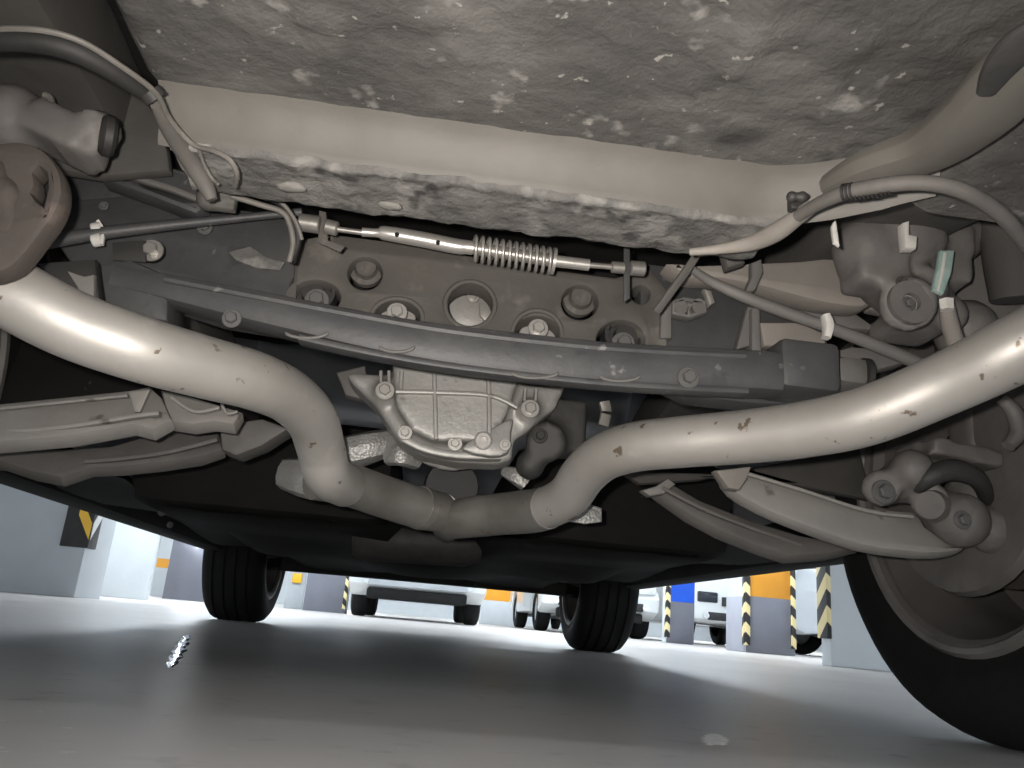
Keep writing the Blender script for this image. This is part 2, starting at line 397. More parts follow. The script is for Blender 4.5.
# near pillar on the left, with its black rubber corner guard
D = 6.3; xa, xb = XB(-110,D), XB(77,D); Yf = CAM.y+D
t = empty('pillar', ((xa+xb)/2, Yf+.25, 0)); tag(t, 'wide grey pillar at the left edge with a black and yellow corner guard', 'pillar', 'painted garage pillars')
obj('shaft', box_bm((0,0,H/2),(xb-xa,.5,H),None,.006), 'concrete', t, 30, False)
hw = (xb-xa)/2
b = box_bm((hw-.075,-.262,.83),(.20,.024,.96),None,.006); box_bm((hw+.012,-.19,.83),(.024,.16,.96),b,.006)
g = obj('corner_guard', b, 'rubber', t, 30, False, label='black rubber corner guard with yellow reflectors')
def slab(pts, off):
    b = bmesh.new(); q = [Vector(p) for p in pts]; addmesh(b, q+[p+Vector(off) for p in q], [(0,1,2,3),(7,6,5,4),(0,4,5,1),(1,5,6,2),(2,6,7,3),(3,7,4,0)]); return b
for k in range(3):
    z = .41+.30*k
    obj('reflector', slab([(hw+.018,-.277,z),(hw+.018,-.277,z+.12),(hw-.085,-.277,z+.29),(hw-.085,-.277,z+.17)],(0,.006,0)), 'yellow', g, None, False)
    obj('reflector', slab([(hw+.027,-.262,z),(hw+.027,-.262,z+.12),(hw+.027,-.12,z+.30),(hw+.027,-.12,z+.18)],(-.006,0,0)), 'pale_reflect', g, None, False)
# partition beyond it and the pillar at the right
D = 8.6; xa, xb = XB(60,D), XB(147,D)
t = obj('partition', box_bm(((xa+xb)/2,CAM.y+D+.05,H/2),(xb-xa,.1,H),None,.006), 'concrete_light', None); tag(t, 'pale blue-grey partition wall behind the wide left pillar', 'wall')
D = 4.9; xa, xb = XB(831,D), XB(1050,D)
t = empty('pillar', ((xa+xb)/2, CAM.y+D+.06, 0)); tag(t, 'wide pale pillar just beyond the rear tyre at the right', 'pillar', 'painted garage pillars')
obj('shaft', box_bm((0,0,H/2),(xb-xa,.12,H),None,.006), 'concrete_light', t, 30, False)
b = box_bm((-(xb-xa)/2-.008,0,.66),(.03,.13,1.0),None,.004)
obj('hazard_strip', b, 'hazard', t, 30, False, label='black and yellow striped corner guard')
# small lamp on the dark pillar whose light streaks over the floor
lx = XB(187,11.9)
t = empty('wall_lamp', (lx, CAM.y+11.98, .80)); tag(t, 'tiny bright lamp on the dark grey pillar above the left front tyre', 'lamp')
obj('lamp_body', box_bm((0,-.01,0),(.12,.03,.08),None,.006), 'white_clip', t, 30, False)
obj('lamp_lens', box_bm((0,-.03,0),(.10,.02,.06),None,.006), 'wall_lamp_glow', t, 30, False)

def floor_patch(name, m, c0, c1, wpx, label, cat, ripple):
    b = bmesh.new(); R_ = []; n = 60
    for k in range(n+1):
        f = k/n; px = c0[0]+(c1[0]-c0[0])*f; py = c0[1]+(c1[1]-c0[1])*f; h = wpx/2*(math.sin(math.pi*(.08+.84*f))**.5)*(1+.25*math.sin(f*31))
        q = [Pz(px+h*e, py, 0.) for e in (-1,-.6,-.2,.2,.6,1)]
        R_.append([b.verts.new((p.x,p.y,.0012+ripple*math.sin(k*.9+j*.5)-(.0011 if j in (0,5) else 0))) for j, p in enumerate(q)])
    for A, B in zip(R_, R_[1:]):
        for i in range(5): b.faces.new((A[i],A[i+1],B[i+1],B[i]))
    return tag(obj(name, b, m, None, 0), label, cat)
floor_patch('glint_streak', 'glint_film', (187,636), (170,668), 13, 'added glossy film giving a narrow lamp glint on the floor before the left front tyre', 'floor glint', .0004)  # glossy film added so the lamp's reflection shows on the floor
floor_patch('pale_fleck', 'pale_stain', (713,735), (717,746), 24, 'small pale fleck on the floor near the rear tyre', 'stain', .0001)
# ------------------------------------------------------------------ parked vehicles
def wheel_small(t, x, y, r, wd):
    s = 1 if x > 0 else -1
    ty = obj('tyre', lathe((x-wd/2,y,r),(1,0,0),[(.02,r*.62),(0,r*.75),(.02,r*.95),(.05,r),(wd-.05,r),(wd-.02,r*.95),(wd,r*.75),(wd-.02,r*.62)],28,None,True), 'tyre', t, 40, False)
    obj('rim', lathe((x+s*wd*.32,y,r),(s,0,0),[(-.05,0),(-.02,r*.2),(-.04,r*.25),(0,r*.58),(.01,r*.63),(-.1,r*.63)],24), 'silver_paint', ty, 40, False)
def vehicle(name, label, x, y, rz, paint, kind='car', L=4.4, W=1.82, zb=.30, lens='lamp_lens', valance=0, intake='black_trim'):
    t = empty(name, (x,y,0), rz); tag(t, label, 'car', 'parked cars in the background')
    r = .33 if kind == 'car' else .38; wd = .23; wb = L*.61; yf = -L/2+L*.19; yr = yf+wb; gap = r+.06
    hz = .98 if kind == 'car' else 1.15; tz = 1.48 if kind == 'car' else 1.85
    if kind == 'car': top = [(L/2,.75),(L/2-.05,hz+.02),(L/2-.35,hz+.05),(-L/2+1.25,hz-.02),(-L/2+.35,hz-.16),(-L/2+.06,hz-.28),(-L/2,.60)]
    else: top = [(L/2,.75),(L/2-.03,hz),(-L/2+1.0,hz),(-L/2+.12,hz-.06),(-L/2,hz-.14),(-L/2,.60)]
    def arch(c): return [(c+gap*math.cos(math.radians(a)), r+gap*math.sin(math.radians(a))) for a in range(-8,189,14)]
    low = [(-L/2+.04,zb+.05),(-L/2+.12,zb)] + arch(yf)[::-1] + arch(yr)[::-1] + [(L/2-.15,zb),(L/2-.03,zb+.06)]
    poly = low + top
    b = flat_mesh([poly], W, .05, lambda u,v,w_: Vector((w_,u,v)))
    body = obj('body', b, paint, t, 30, False)
    y_a, y_b = (-L/2+1.15, L/2-.5) if kind == 'car' else (-L/2+1.0, L/2-.02)
    cab = [(y_a,hz-.06),(y_b,hz-.04),(y_b-.28,tz-.04),(y_a+.75 if kind=='car' else y_a+.28,tz-.04)]
    obj('cabin_glass', flat_mesh([cab], W-.26, .03, lambda u,v,w_: Vector((w_*(1-.12*(v-hz)),u,v))), 'glass', t, 30, False)
    obj('roof', sweep_bm([Vector((0,cab[3][0]-.03,tz-.03)),Vector((0,(cab[2][0]+cab[3][0])/2,tz+.02)),Vector((0,cab[2][0]+.05,tz-.02))],[(W-.34,.06)]*3), paint, t, 30, False)
    obj('grille', box_bm((0,-L/2-.0,zb+.33),(W*.5,.05,.14),None,.012), 'black_trim', t, 30, False)
    obj('lower_intake', box_bm((0,-L/2+.03,zb+.10),(W*.72,.06,.12),None,.012), intake, t, 30, False)
    obj('number_plate', box_bm((0,-L/2-.03,zb+.24),(.5,.02,.11),None,.004), 'white_clip', t, 30, False)
    for s in (-1,1):
        obj('headlight', box_bm((s*W*.37,-L/2+.03,zb+.38),(.34,.1,.17),None,.03), lens, t, 30, False)
        obj('fog_lamp', lathe((s*W*.38,-L/2+.02,zb+.1),(0,-1,0),[(0,.05),(.03,.05),(.035,.04),(.03,0)],16), 'lamp_lens', t, 30, False)
        obj('mirror', box_bm((s*(W/2+.08),y_a+.5,hz+.02),(.18,.1,.13),None,.03), paint, t, 30, False)
        for yy in (yf, yr): wheel_small(t, s*(W/2-wd/2-.02), yy, r, wd)
    obj('underside', box_bm((0,0,zb+.06),(W*.62,L-.5,.1),None,.02), 'black_trim', t, 30, False)
    if valance: obj('valance', box_bm((0,-L/2+.12,zb-valance/2+.01),(W-.5,.16,valance),None,.03), 'tyre', t, 30, False)
    return t
def veh(px, D, *a, name='parked_car', label='', paint='white_paint', rz=0, **k):
    return vehicle(name, label, XB(px,D), CAM.y+D+2.2, rz, paint, **k)
veh(415,11., label='white parked car facing us between the dark pillar and the orange-banded pillar', zb=.37, valance=.14, intake='concrete')
veh(548,20.5, label='dark grey parked car behind the right front tyre', paint='grey_paint')
veh(600,12.4, label='white parked car with a dark tyre just left of the blue-banded pillar', zb=.36, valance=.14)
veh(751,12.6, label='boxy white off-road vehicle between the blue and orange-banded pillars', kind='suv', name='off_road_vehicle', W=1.9, zb=.34, lens='glass')
vehicle('parked_car', 'pale silver parked car between the orange-banded pillar and the wide right pillar', XB(797,9.5)+2.2, CAM.y+10.5, math.pi/2, 'silver_paint', zb=.24)

# ================================================================== the car above us (rear axle at y = 0, nose towards +y)
car = empty('car'); tag(car, 'car seen from below its rear, with twin exhaust pipes and dusty underbody', 'car')
def sst(a, b, x):
    t = max(0., min(1., (x-a)/(b-a))); return t*t*(3-2*t)
# ---- pressed floor above: trunk floor, crossmember, side rails
def zfloor(x, y):
    z = .437 + .004*math.sin(x*23+1)*sst(-.5,-.6,y)
    z -= .006*sst(.015,.0,abs(abs(x)-.13))*sst(-.52,-.6,y)                    # pressed ribs
    z += .012*sst(-.60,-.9,y)
    if x > 0: z += -.020*sst(.285,.325,x) + .15*sst(.46,.54,x)                # side rail on the right
    else: z += .12*sst(.245,.30,-x) + .06*sst(.46,.54,-x)                      # deeper recess on the left
    return z
def grid(xs, ys, zf, amp=.002, fr=24., edge=False):
    b = bmesh.new(); R_ = []
    for y in ys: R_.append([b.verts.new((x, y, zf(x,y) + (amp if not edge else amp*(.12+.88*sst(-.49,-.55,y)))*noise.fractal(Vector((x*fr,y*fr,0)),1.,2.,4))) for x in xs])
    for A, B in zip(R_, R_[1:]):
        for i in range(len(xs)-1): b.faces.new((A[i],A[i+1],B[i+1],B[i]))
    return b
def lin(a, b, n): return [a+(b-a)*i/(n-1) for i in range(n)]
obj('trunk_floor', grid(lin(-.62,.62,150), lin(-1.12,-.472,100), zfloor, .0040, 30., edge=True), 'panel', car, 0, label='mud speckled pressed trunk floor')
# crossmember: smooth rear face (light), then mud-caked lower flange
def swept_profile(prof, x0, x1, n, amp, bend):
    b = bmesh.new(); R_ = []
    for x in lin(x0,x1,n):
        k = bend(x); R_.append([b.verts.new((x, y+k[0]+amp*noise.noise(Vector((x*40,y*40,3))), z+k[1]+amp*noise.fractal(Vector((x*55,y*55,z*40)),1.,2.,3))) for y, z in prof])
    for A, B in zip(R_, R_[1:]):
        for i in range(len(prof)-1): b.faces.new((A[i],A[i+1],B[i+1],B[i]))
    return b
bend = lambda x: (-.09*sst(.19,.36,x) , .010*sst(.24,.36,x) + .02*sst(-.24,-.34,x))
prof = [(-.482,.4420),(-.475,.4375),(-.469,.4330),(-.464,.4275),(-.460,.4215),(-.4565,.4150),(-.454,.4090),(-.4525,.4040),(-.449,.4005)]
cm = obj('crossmember', swept_profile(prof,-.245,.30,80,.0008,bend), 'panel_smooth', car, 0, label='smooth beige crossmember face')
prof = [(-.456,.4025),(-.455,.3985),(-.451,.3975),(-.447,.3995)] + [(-.44+.006*i,.399) for i in range(9)] + [(-.387,.401),(-.385,.408),(-.385,.44),(-.385,.62)]
obj('lower_flange', swept_profile(prof,-.235,.215,100,.0026,bend), 'panel_mud', cm, 0, label='mud caked lower flange')
for px, py, r_ in ((390,206,.010),(291,187,.012)):
    t_ = bmesh.new(); bmesh.ops.create_icosphere(t_, subdivisions=2, radius=r_)
    for v_ in t_.verts: v_.co *= 1+.25*noise.noise(v_.co*260+Vector((px,0,0)))
    bmesh.ops.scale(t_, vec=(1,.6,.25), verts=t_.verts); bmesh.ops.translate(t_, vec=Pz(px,py,.394), verts=t_.verts)
    obj('mud_clump', t_, 'mud_pale', cm, 0)
# side rails and wheel-house walls
o = obj('side_rail', sweep_bm([Pz(828,186,.418),Pz(868,168,.414),Pz(925,150,.412),Pz(975,116,.410),Pz(1040,58,.41),Vector((.298,-.76,.41)),Vector((.30,-.95,.412)),Vector((.30,-1.11,.412))],[(.016,.016),(.028,.022),(.036,.026),(.042,.026),(.045,.026),(.045,.026),(.045,.026),(.045,.026)],(0,0,1),.9), 'panel_smooth', car, 40, label='beige rounded edge of the side rail')
obj('access_hole_shade', sweep_bm([Pz(986,92,.397),Pz(1000,68,.397),Pz(1024,42,.397),Pz(1050,25,.397)],[(.010,.006),(.018,.006),(.022,.006),(.018,.006)],(0,0,1),.9), 'cast_dark', o, 40)  # solid dark strip painting the shade of the rail's access hole
obj('floor_pan', grid(lin(-.86,.86,60), lin(-.40,.62,40), lambda x,y: .60+.0*x, .004), 'dark_pan', car, 0)
obj('rail', sweep_bm([Vector((.40,-.42,.52)),Vector((.41,-.2,.55)),Vector((.42,.3,.53)),Vector((.42,.8,.42))],[(.11,.09)]*4,(0,0,1),.3), 'liner', car, 40)
obj('rail', sweep_bm([Vector((-.40,-1.0,.56)),Vector((-.40,-.50,.55)),Vector((-.41,-.2,.55)),Vector((-.42,.3,.47)),Vector((-.42,.8,.42))],[(.10,.09)]*5,(0,0,1),.3), 'liner', car, 40)
for s in (-1,1):
    obj('wheel_house', arch_bm(s*.66,s*.89,0,.345,.40,.42), 'liner' , car, 40)
plate('inner_wheel_house', 'liner_dust', [(820,212),(850,190),(930,165),(1060,150),(1100,330),(940,325),(870,310),(840,250)], -.19, .015, car, .004, label='dusty inner wheel house wall at the right')
plate('inner_wheel_house', 'liner', [(-80,60),(60,52),(130,75),(165,130),(170,170),(100,176),(0,160),(-80,160)], -.26, .015, car, .004, label='dusty inner wheel house wall at the left')
# ---- forward underbody: dark tank, tunnel trays, sills
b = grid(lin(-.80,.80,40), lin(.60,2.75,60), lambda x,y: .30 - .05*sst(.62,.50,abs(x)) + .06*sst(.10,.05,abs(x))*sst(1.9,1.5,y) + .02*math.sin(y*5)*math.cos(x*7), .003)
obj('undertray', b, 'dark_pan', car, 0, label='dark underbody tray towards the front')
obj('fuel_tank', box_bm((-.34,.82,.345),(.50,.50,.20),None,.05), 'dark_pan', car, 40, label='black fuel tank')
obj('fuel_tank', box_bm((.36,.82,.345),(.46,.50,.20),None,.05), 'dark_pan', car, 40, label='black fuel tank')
obj('front_crossmember', sweep_bm([Vector((-.62,2.62,.258)),Vector((-.3,2.68,.262)),Vector((.3,2.68,.262)),Vector((.62,2.62,.258))],[(.10,.07)]*4), 'dark_pan', car, 40)
obj('front_bumper_tray', box_bm((0,3.18,.31),(1.5,.8,.03),None,.01), 'dark_pan', car, 40)
for s in (-1,1):
    obj('sill', sweep_bm([Vector((s*.86,.42,.335)),Vector((s*.86,1.3,.33)),Vector((s*.86,2.40,.325))],[(.10,.11)]*3,(0,0,1),.4), 'dark_pan', car, 40)
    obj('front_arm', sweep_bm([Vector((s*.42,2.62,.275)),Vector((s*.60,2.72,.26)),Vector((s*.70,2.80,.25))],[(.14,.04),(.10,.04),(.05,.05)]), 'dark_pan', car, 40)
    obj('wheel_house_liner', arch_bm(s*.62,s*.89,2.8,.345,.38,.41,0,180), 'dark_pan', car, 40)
for px, py, Y, r in ((162,512,1.2,4),(170,525,1.35,3),(152,478,.9,6),(690,548,1.35,4),(714,540,1.3,4)): bolt(px,py,Y,r,car,'bolt_dark')

# ---- wheels
def car_wheel(x, y, inner_rim=True):
    s = 1 if x > 0 else -1; R_, W = .345, .245
    root = obj('wheel', lathe((x-s*W/2,y,R_),(s,0,0),[(.012,.222),(.004,.232),(.002,.240),(.010,.246),(.016,.240),(.02,.225),(.07,.205),(.10,.20),(.17,.205),(.195,.18),(.20,.06),(.215,.0)] ,56), 'rim', car, 40, label='dusty inner rim of the wheel')
    obj('rim_lip', lathe((x-s*W/2,y,R_),(s,0,0),[(.010,.226),(.001,.233),(.0,.240),(.008,.246),(.014,.238),(.014,.228)],56,None,True), 'rim_lip', root, 40)
    prof = [(.012,.236),(-.002,.262),(-.006,.285),(.002,.312),(.018,.333),(.034,.341)]
    for g in (.055,.10,.145,.19): prof += [(g-.006,.3445),(g-.0055,.337),(g+.0055,.337),(g+.006,.3445)]
    prof += [(.211,.341),(.227,.333),(.243,.312),(.251,.285),(.247,.262),(.233,.236)]
    obj('tyre', lathe((x-s*W/2,y,R_),(s,0,0),prof,72), 'tyre', root, 40, label='black tyre')
    if inner_rim:
        obj('brake_disc', lathe((x-s*.03,y,R_),(s,0,0),[(-.012,.07),(-.012,.155),(.012,.155),(.012,.07)],48,None,True), 'rust', root, 40)
    for k in range(5):
        a = math.radians(90+72*k); c = Vector((x+s*.085,y+math.cos(a)*.12,R_+math.sin(a)*.12))
        b = box_bm((0,0,0),(.03,.06,.20),None,.008); bmesh.ops.transform(b, matrix=Matrix.Translation(c)@Matrix.Rotation(a-math.pi/2,4,'X'), verts=b.verts)
        obj('spoke', b, 'rim', root, 40)
    return root
for s in (-1,1): car_wheel(s*.79,2.8,False)
car_wheel(.774,0); car_wheel(-.785,0)

# ---- differential
DY = -.03
hous = blob('differential', 'cast', [
    ('m', plate_bm([(345,372),(352,383),(376,406),(389,426),(400,442),(420,454),(457,462),(498,464),(512,459),(514,440),(528,431),(541,419),(556,408),(566,385)], DY, .05, 0)),
    ('m', plate_bm([(392,360),(396,405),(412,430),(432,440),(480,442),(500,430),(512,402),(520,372)], DY-.025, .06, 0)),
    ('c', P(455,405,DY+.04), P(452,400,DY+.30), .085, .06), ('c', P(385,391,DY-.012), P(385,391,DY+.03), .013), ('c', P(530,409,DY-.012), P(530,409,DY+.03), .013)], car, .0045, 3, label='finned cast aluminium rear differential')
def rib(px, Y, w_, h_, m='cast', name='cover_rib', par=None):
    return obj(name, sweep_bm([P(*p,Y) for p in px], [(h_,w_)]*len(px), (0,0,1) if abs(px[0][0]-px[-1][0]) > 12 else (1,0,0), .6, 4), m, par or hous, 40)
YR = DY-.027
for q in ([(434,366),(435,400),(436,440)],[(488,372),(489,400),(489,438)],[(396,392),(440,393),(490,396),(517,408)],[(402,371),(401,384),(401,390)]): rib(q, YR, .005, .010)
for q in ([(404,440),(425,450),(457,456),(500,457)],): rib(q, DY-.006, .009, .02, name='flange_lip')
for x in (381,389,): rib([(x,372),(x,380),(x+.5,386)], DY-.014, .004, .012)
for x in (525,536): rib([(x,390),(x-.5,396),(x-1,402)], DY-.014, .004, .012)
plate('mounting_boss', 'cast', [(462,449),(478,436),(505,421),(513,419),(511,432),(508,452),(490,456)], DY-.03, .02, hous, .003, smooth=2)
for px, py, r in ((385,391,10),(530,409,10),(405,433,7.5),(455,444,7.5),(505,445,6)): bolt(px,py,DY-.03 if r > 9 else DY-.022 if px < 500 else DY-.034,r,hous)
dp = obj('drain_plug', lathe(P(483,441,DY-.032),(0,-1,0),[(0,.0),(0,.0105),(.005,.0105),(.006,.0085),(.006,.0045),(.001,.0045),(.001,0)],24), 'bolt', hous, 20)
obj('shaft_flange', lathe(P(452,486,.14),(0,1,0),[(0,0),(.0,.036),(.03,.04),(.035,.03),(.4,.03),(.42,0)],28), 'rubber', car, 40, label='black propeller shaft flange')
blob('mount_bushing', 'cast_dark', [('c', P(546,442,-.005), P(546,442,.06), .026), ('b', P(565,430,.03), (.05,.05,.07)), ('s', P(530,465,.02), .02)], car, .005, 4)
bolt(540,436,-.008,8,car,'cast_dark')
bolt(447,507,.1,3,car); bolt(453,506,.1,2.5,car)
# ---- exhaust
RP = .0262
def pipe(name, m, pts, r, label=None): return tube(name, m, [P(*p) for p in pts], r, car, 28, 8, label)
pl = pipe('exhaust_pipe', 'pipe', [(-90,225,-.395),(-30,268,-.39),(20,298,-.383),(75,326,-.37),(140,349,-.35),(200,366,-.315),(255,381,-.27),(290,397,-.22),(312,420,-.17),(321,448,-.13),(328,474,-.10),(345,486,-.04)], [RP]*7+[.0258,.0255,.025,.025,.024], 'bright steel exhaust pipe sweeping to the left')
def tail(a, b_, sx):
    A, B = P(*a), P(*b_); d = (A-B).normalized()
    tube('tail_pipe', 'pipe', [B, A, A+d*.06, Vector((sx*.56,-.66,A.z+.01)), Vector((sx*.58,-.74,A.z+.01))], RP*1.02, car, 24, 6)
    obj('muffler', sweep_bm([Vector((sx*.58,-.72,A.z+.01)),Vector((sx*.58,-.74,A.z+.01)),Vector((sx*.58,-.98,A.z+.02)),Vector((sx*.58,-1.0,A.z+.02))],[(.16,.09),(.22,.12),(.22,.12),(.16,.09)],(0,0,1),.8,3), 'pipe_front', car, 40)
    tube('tail_tip', 'chrome', [Vector((sx*.60,-.99,A.z+.03)),Vector((sx*.60,-1.10,A.z+.03))], .032, car, 24, 1)
tail((-90,225,-.395),(-30,268,-.39),-1); tail((1110,290,-.45),(1060,325,-.44),1)
pj = pipe('exhaust_joint', 'pipe_front', [(312,482,-.06),(345,484,-.03),(385,497,.03),(420,508,.07),(440,512,.10)], [.020,.0245,.026,.0265,.0265], 'dull grey forward section of the left exhaust pipe')
tube('weld_ring', 'steel', [P(418,507,.068),P(424,509,.076)], .0278, pj, 28, 1)
pr = pipe('exhaust_pipe', 'pipe', [(1110,290,-.45),(1060,325,-.44),(1010,352,-.42),(942,385,-.375),(866,416,-.33),(800,430,-.285),(740,437,-.245),(680,442,-.21),(634,447,-.175),(604,457,-.14),(584,474,-.10),(568,496,-.06),(545,508,-.02),(515,513,.03)], [RP*1.04,RP*1.04,RP*1.03,RP,RP,RP,RP,.026,.026,.0255,.0255,.0255,.025,.025], 'bright steel exhaust pipe sweeping to the right')
pq = pipe('exhaust_joint', 'pipe_front', [(548,507.5,-.025),(532,511,.003),(500,514,.05),(470,517,.08),(452,520,.11)], [.0258,.0266,.0266,.0266,.025], 'dull grey forward section of the right exhaust pipe')
pipe('front_pipe', 'pipe_front', [(440,512,.10),(446,520,.3),(446,530,.7)], .026)
obj('resonator', lathe(P(352,536,.85),P(498,545,.85)-P(352,536,.85),[(0,0),(.005,.04),(.03,.052),(.25,.052),(.285,.04),(.29,0)],28), 'cast_dark', car, 40, label='brownish dark resonator')
obj('heat_shield', sweep_bm([P(338,456,.06),P(372,447,.06),P(408,437,.08)],[(.05,.045),(.05,.04),(.04,.03)],(0,0,1),.9), 'foil', car, 40, label='embossed silver foil heat shield')
obj('heat_shield', sweep_bm([P(286,474,.02),P(305,478,0),P(318,484,-.01)],[(.03,.038),(.035,.046),(.03,.04)],(0,0,1),.9), 'foil', car, 40, label='embossed silver foil heat shield')
obj('heat_shield', sweep_bm([P(388,458,.05),P(402,455,.04),P(416,462,.06)],[(.02,.02),(.02,.028),(.02,.02)],(0,0,1),.8), 'foil', car, 40, label='embossed silver foil heat shield')
obj('heat_shield', sweep_bm([P(506,472,.06),P(516,476,.05),P(526,484,.05)],[(.02,.014),(.02,.022),(.02,.02)],(0,0,1),.8), 'foil', car, 40, label='embossed silver foil heat shield')
plate('heat_shield', 'foil', [(560,520),(590,504),(602,508),(602,522),(585,524)], .10, .006, car, .002, label='pale shield scrap under the right pipe')
plate('mount_bracket', 'arm_dark', [(365,365),(372,402),(345,395),(336,372)], .03, .03, car, .004)
obj('hanger_rod', sweep_bm([P(604,402,-.08),P(606,412,-.08),P(603,426,-.08)],[(.008,.012)]*3), 'steel', car, 40)

# ---- rear subframe
SY = -.22
sub = plate('subframe', 'frame_dust', [(296,240),(330,233),(400,242),(470,255),(560,270),(615,277),(650,268),(668,290),(668,372),(600,372),(520,362),(440,352),(340,336),(290,325),(292,290)], SY, .03, car, .004,
    [circ(470,305,24,23), circ(365,273,17,16), circ(580,302,18,17), circ(315,297,25,17), circ(397,318,25,19), circ(537,334,24,18), circ(621,340,24,20), circ(641,294,9,9)], .12, label='dusty brown rear subframe with round holes')
for px, py, rx in ((470,305,24),(397,318,25),(537,334,24)):
    obj('hole_rim', tube_bm([P(x,y,SY-.001) for x, y in circ(px,py,rx+1,rx-.5 if rx<25 else 19.5,25)]+[P(px+rx+1,py,SY-.001)], .0028, 8, 1, cap=False), 'frame_dust', sub, 60)
for px, py, rx in ((315,297,26),(621,340,25)):
    obj('rubber_bushing', lathe(P(px,py+2,SY+.03),(0,-1,0),[(0,.0),(0,.023),(.024,.023),(.024,.019),(.012,.017),(.012,.012),(.022,.011),(.022,0)],32), 'rubber', sub, 40)
    bolt(px+2,py+4,SY+.005,13,sub,'bolt_dark')
for px, py, rx, dx in ((365,273,17,6),(580,302,18,-5)):
    obj('plug', lathe(P(px+dx*.3,py,SY+.028),(0,-1,0),[(0,0),(0,rx*mpp(SY)*1.05),(.008,rx*mpp(SY)*1.05),(.010,rx*mpp(SY)*.75),(.016,rx*mpp(SY)*.62),(.016,0)],28), 'frame_dust', sub, 40)
obj('inner_casting', lathe(P(466,312,-.15),(0,-1,0),[(-.02,0),(-.02,.036),(0,.034),(.006,.02),(.006,0)],28), 'cast', sub, 40)
plate('inner_bracket', 'zinc', [(479,302),(492,300),(496,312),(490,326),(480,316)], -.17, .01, sub, .002)
bolt(473,297,-.165,7,sub)
bolt(397,313,SY-.002,11,sub); bolt(538,329,SY-.002,11,sub)
for px, py in ((397,313),(538,329)):
    plate('bolt_seat', 'arm', circ(px,py+5,19,13,20), SY+.02, .012, sub, .002)
plate('hole_shade', 'void', [(285,236),(660,266),(660,372),(285,340)], SY+.14, .004, sub, .001)  # near-black sheet paints the shade seen through the subframe holes
# wings of the subframe, blue-grey paint
wl = plate('subframe_wing', 'frame_paint', [(60,200),(112,196),(165,190),(215,205),(262,212),(300,222),(302,262),(292,300),(292,330),(220,318),(165,300),(160,275),(100,272),(70,262),(52,236)], SY+.01, .03, car, .004, [circ(152,251,13,11,20)], .1, label='blue-grey painted subframe wing on the left')
bolt(152,251,SY+.012,12,wl)
plate('recess', 'cast_dark', [(112,242),(145,240),(146,262),(113,260)], SY+.004, .004, wl, .001)  # flat dark plate that paints the shade of a recess
plate('weld_scar', 'panel_mud', [(228,252),(250,246),(268,258),(285,262),(280,270),(258,268),(236,260)], SY+.004, .004, wl, .001)
bolt(205,228,SY-.004,8,wl,'bolt_dark'); bolt(104,206,SY,5,wl,'bolt_dark')
wr = plate('subframe_wing', 'frame_paint', [(640,262),(690,268),(720,276),(770,300),(826,330),(832,362),(828,404),(760,404),(690,396),(640,372)], SY+.01, .03, car, .004, [], .1, label='blue-grey painted subframe wing on the right')
plate('clamp_block', 'arm_dark', [(672,300),(684,296),(706,300),(708,312),(690,318),(672,314)], SY-.006, .016, wr, .003, [circ(681,307,4,5,12), circ(699,306,4,5,12)])
plate('stud', 'zinc', [(704,288),(712,290),(716,302),(710,306)], SY-.012, .012, wr, .003)
plate('rib_plate', 'arm_dark', [(748,306),(757,308),(752,345),(736,350)], SY-.004, .012, wr, .002)
plate('rib_plate', 'arm_dark', [(752,308),(760,306),(762,356),(752,352)], SY-.012, .02, wr, .002)
plate('mount_plate', 'dust_arm', [(760,322),(800,322),(826,334),(826,346),(764,346)], SY-.004, .016, wr, .003)
plate('strap', 'arm_dark', [(662,300),(672,296),(672,338),(660,338)], SY-.006, .01, wr, .002)
# lower beam
def beamY(k): return -.25
bt = [(118,281),(165,291),(232,306),(300,321),(370,336),(440,348),(520,358),(600,366),(680,371),(745,374),(775,376)]
beam = obj('lower_beam', sweep_bm([P(x,y,-.25) for x,y in bt], [(.034,.024),(.036,.026),(.038,.032),(.04,.036),(.04,.040),(.04,.042),(.04,.044),(.04,.044),(.04,.044),(.04,.044),(.04,.044)], (0,0,1), .55), 'frame_paint', car, 40, label='blue-grey lower subframe beam')
obj('beam_ridge', tube_bm([P(x,y-12-6*min(1,max(0,(x-165)/200)),-.268) for x,y in bt[1:-1]], .0042, 8), 'frame_paint', beam, 40)
obj('beam_flange', sweep_bm([P(x,y+(14 if x<250 else 19),-.262) for x,y in bt[3:-1]], [(.02,.006)]*7, (0,0,1), .5), 'frame_paint', beam, 40)
for px, py, r in ((232,319,10),(688,378,12)):
    bolt(px,py,-.272,r,beam,'bolt_dark')
for px, py, rx in ((307,331,22),(620,374,21),(535,371,24),(397,345,18)):
    obj('rim_highlight', tube_bm([P(px+rx*math.cos(math.radians(a)), py+7*math.sin(math.radians(a)), -.2715) for a in range(10,171,16)], [.0008]+[.0016]*9+[.0008], 8), 'arm_dark', beam, 60)  # paler arcs paint the highlights along hole edges in the beam
# end blocks
plate('end_block', 'frame_paint', [(98,262),(130,258),(162,272),(168,292),(168,322),(140,318),(104,306)], -.265, .06, car, .006, smooth=0)
obj('end_block', box_bm(P(796,374,-.235),(.062,.07,.052),None,.008), 'frame_paint', car, 40)
for px, py in ((781,366),(791,366),(803,368)): bolt(px,py,-.272,3,car,'bolt_dark')
obj('end_block', box_bm(P(843,378,-.20),(.04,.06,.03),None,.008), 'arm_dark', car, 40)
obj('bushing_ring', lathe(P(862,374,-.22),(1,0,0),[(0,.008),(0,.017),(.006,.017),(.006,.008)],20,None,True), 'rubber', car, 40)
plate('link_bracket', 'arm_dark', [(830,352),(852,346),(900,350),(908,362),(870,372),(835,362)], -.2, .03, car, .004)

